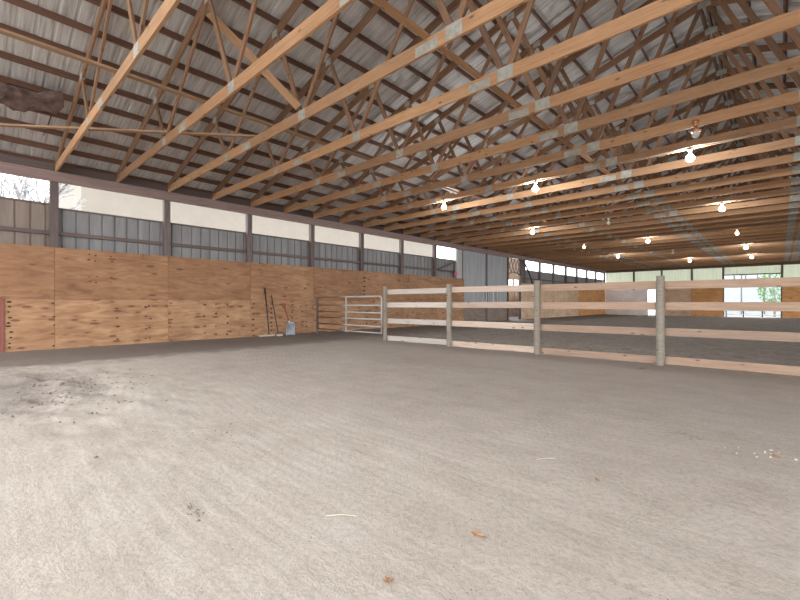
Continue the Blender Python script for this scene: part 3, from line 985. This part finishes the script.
# ------------------------------------------------------------------ outdoors
nb = thing('neighbouring_building', 'long cream building seen through the left wall openings', 'building', (-24, 17.4, -0.1))
MB().box((-10, -13.6, 0), (0, 13.5, 7.6)).build('wall', M['cream'], nb)
MB().poly([(0.5, -13.7, 7.6), (0.5, 13.9, 7.6), (-5, 13.9, 9.2), (-5, -13.7, 9.2), (0.5, -13.7, 7.45), (0.5, 13.9, 7.45), (-10.5, 13.9, 7.6), (-10.5, -13.7, 7.6)],
          [(0, 1, 2, 3), (3, 2, 6, 7), (4, 7, 6, 5), (0, 4, 5, 1), (1, 5, 6, 2), (0, 3, 7, 4)]).build('roof', M['cream_roof'], nb)
bb = thing('blue_building', 'pale blue grey building beyond the left wall near the brace', 'building', (-30, 42, -0.1))
MB().box((-8, -8, 0), (0, 8, 6.0)).build('wall', M['blue'], bb)
MB().box((-8.4, -8.4, 6.0), (0.4, 8.4, 6.3)).build('roof', M['siding'], bb)
eb = thing('shed_with_doors', 'pale blue shed with dark door seams outside the far doorway', 'building', (-3.2, 56, -0.1))
MB().box((-5, 0, 0), (3.4, 6, 5.2)).build('wall', M['blue'], eb)
for x in (-1.6, 0.2, 2.0):
    MB().box((x - 0.05, -0.04, 0), (x + 0.05, 0.02, 4.6)).build('door_seam', M['dark_wood'], eb)
wg = thing('white_pipe_gate', 'low white rail gate outside the far doorway', 'gate', (-1.7, 45.2, -0.1))
for x in (-1.75, -0.6, 0.6, 1.75):
    MB().tube([(x, 0, 0), (x, 0, 0.95)], 0.045, 8).build('post', M['steel_dark'], wg, smooth=True)
for z in (0.25, 0.6):
    MB().tube([(-1.8, 0, z), (1.8, 0, z)], 0.04, 8).build('rail', M['white'], wg, smooth=True)

def bare_tree(x, y, hgt, lb, seed, mat):
    rnd = random.Random(seed)
    r = thing('bare_tree', lb, 'tree', (x, y, -0.12), 'pale trees outside the left wall')
    mb = MB()
    def grow(p, d, L, rad, lv):
        q = p + d * L
        mid = (p + q) / 2 + Vector((rnd.uniform(-1, 1), rnd.uniform(-1, 1), 0)) * L * 0.06
        mb.tube([p, mid, q], [rad, rad * 0.85, rad * 0.65], 6 if lv < 2 else 4)
        if lv >= 5:
            return
        for k in range(3 if lv else 5):
            a = rnd.uniform(0, 2 * math.pi)
            tilt = rnd.uniform(0.35, 0.9)
            nd = (d + Vector((math.cos(a), math.sin(a), 0.1)) * tilt).normalized()
            grow(p + d * L * rnd.uniform(0.5, 1.0), nd, L * rnd.uniform(0.55, 0.75), rad * 0.55, lv + 1)
    grow(Vector((0, 0, 0)), Vector((0, 0, 1)), hgt * 0.38, hgt * 0.022, 0)
    mb.build('trunk', mat, r, smooth=True)
bare_tree(-18.6, 1.0, 7.4, 'bare grey tree outside the leftmost opening, nearest the wall', 1, M['bark'])
bare_tree(-40.0, 3.2, 15.0, 'taller bare grey tree outside the leftmost opening, farther from the wall', 3, M['bark'])
gt = thing('green_tree', 'leafy green tree outside the far doorway', 'tree', (-0.4, 50.0, -0.12))
MB().tube([(0, 0, 0), (0.08, 0, 1.4), (-0.05, 0.1, 2.6), (0.1, 0, 4.0)], [0.09, 0.07, 0.05, 0.02], 8).build('trunk', M['bark'], gt, smooth=True)
rnd = random.Random(5)
mb = MB()
for i in range(1500):
    th, ph = rnd.uniform(0, 2 * math.pi), rnd.uniform(-1, 1)
    rr = rnd.uniform(0.5, 1.0) ** 0.5
    c = Vector((1.25 * rr * math.cos(th) * math.sqrt(1 - ph * ph), 1.0 * rr * math.sin(th) * math.sqrt(1 - ph * ph), 2.7 + 1.7 * rr * ph))
    a = Vector((rnd.uniform(-1, 1), rnd.uniform(-1, 1), rnd.uniform(-1, 1))).normalized()
    b = a.orthogonal().normalized()
    s = rnd.uniform(0.05, 0.11)
    mb.poly([c - a * s, c + b * s * 0.6, c + a * s, c - b * s * 0.6], [(0, 1, 2, 3)])
mb.build('foliage', M['green'], gt)
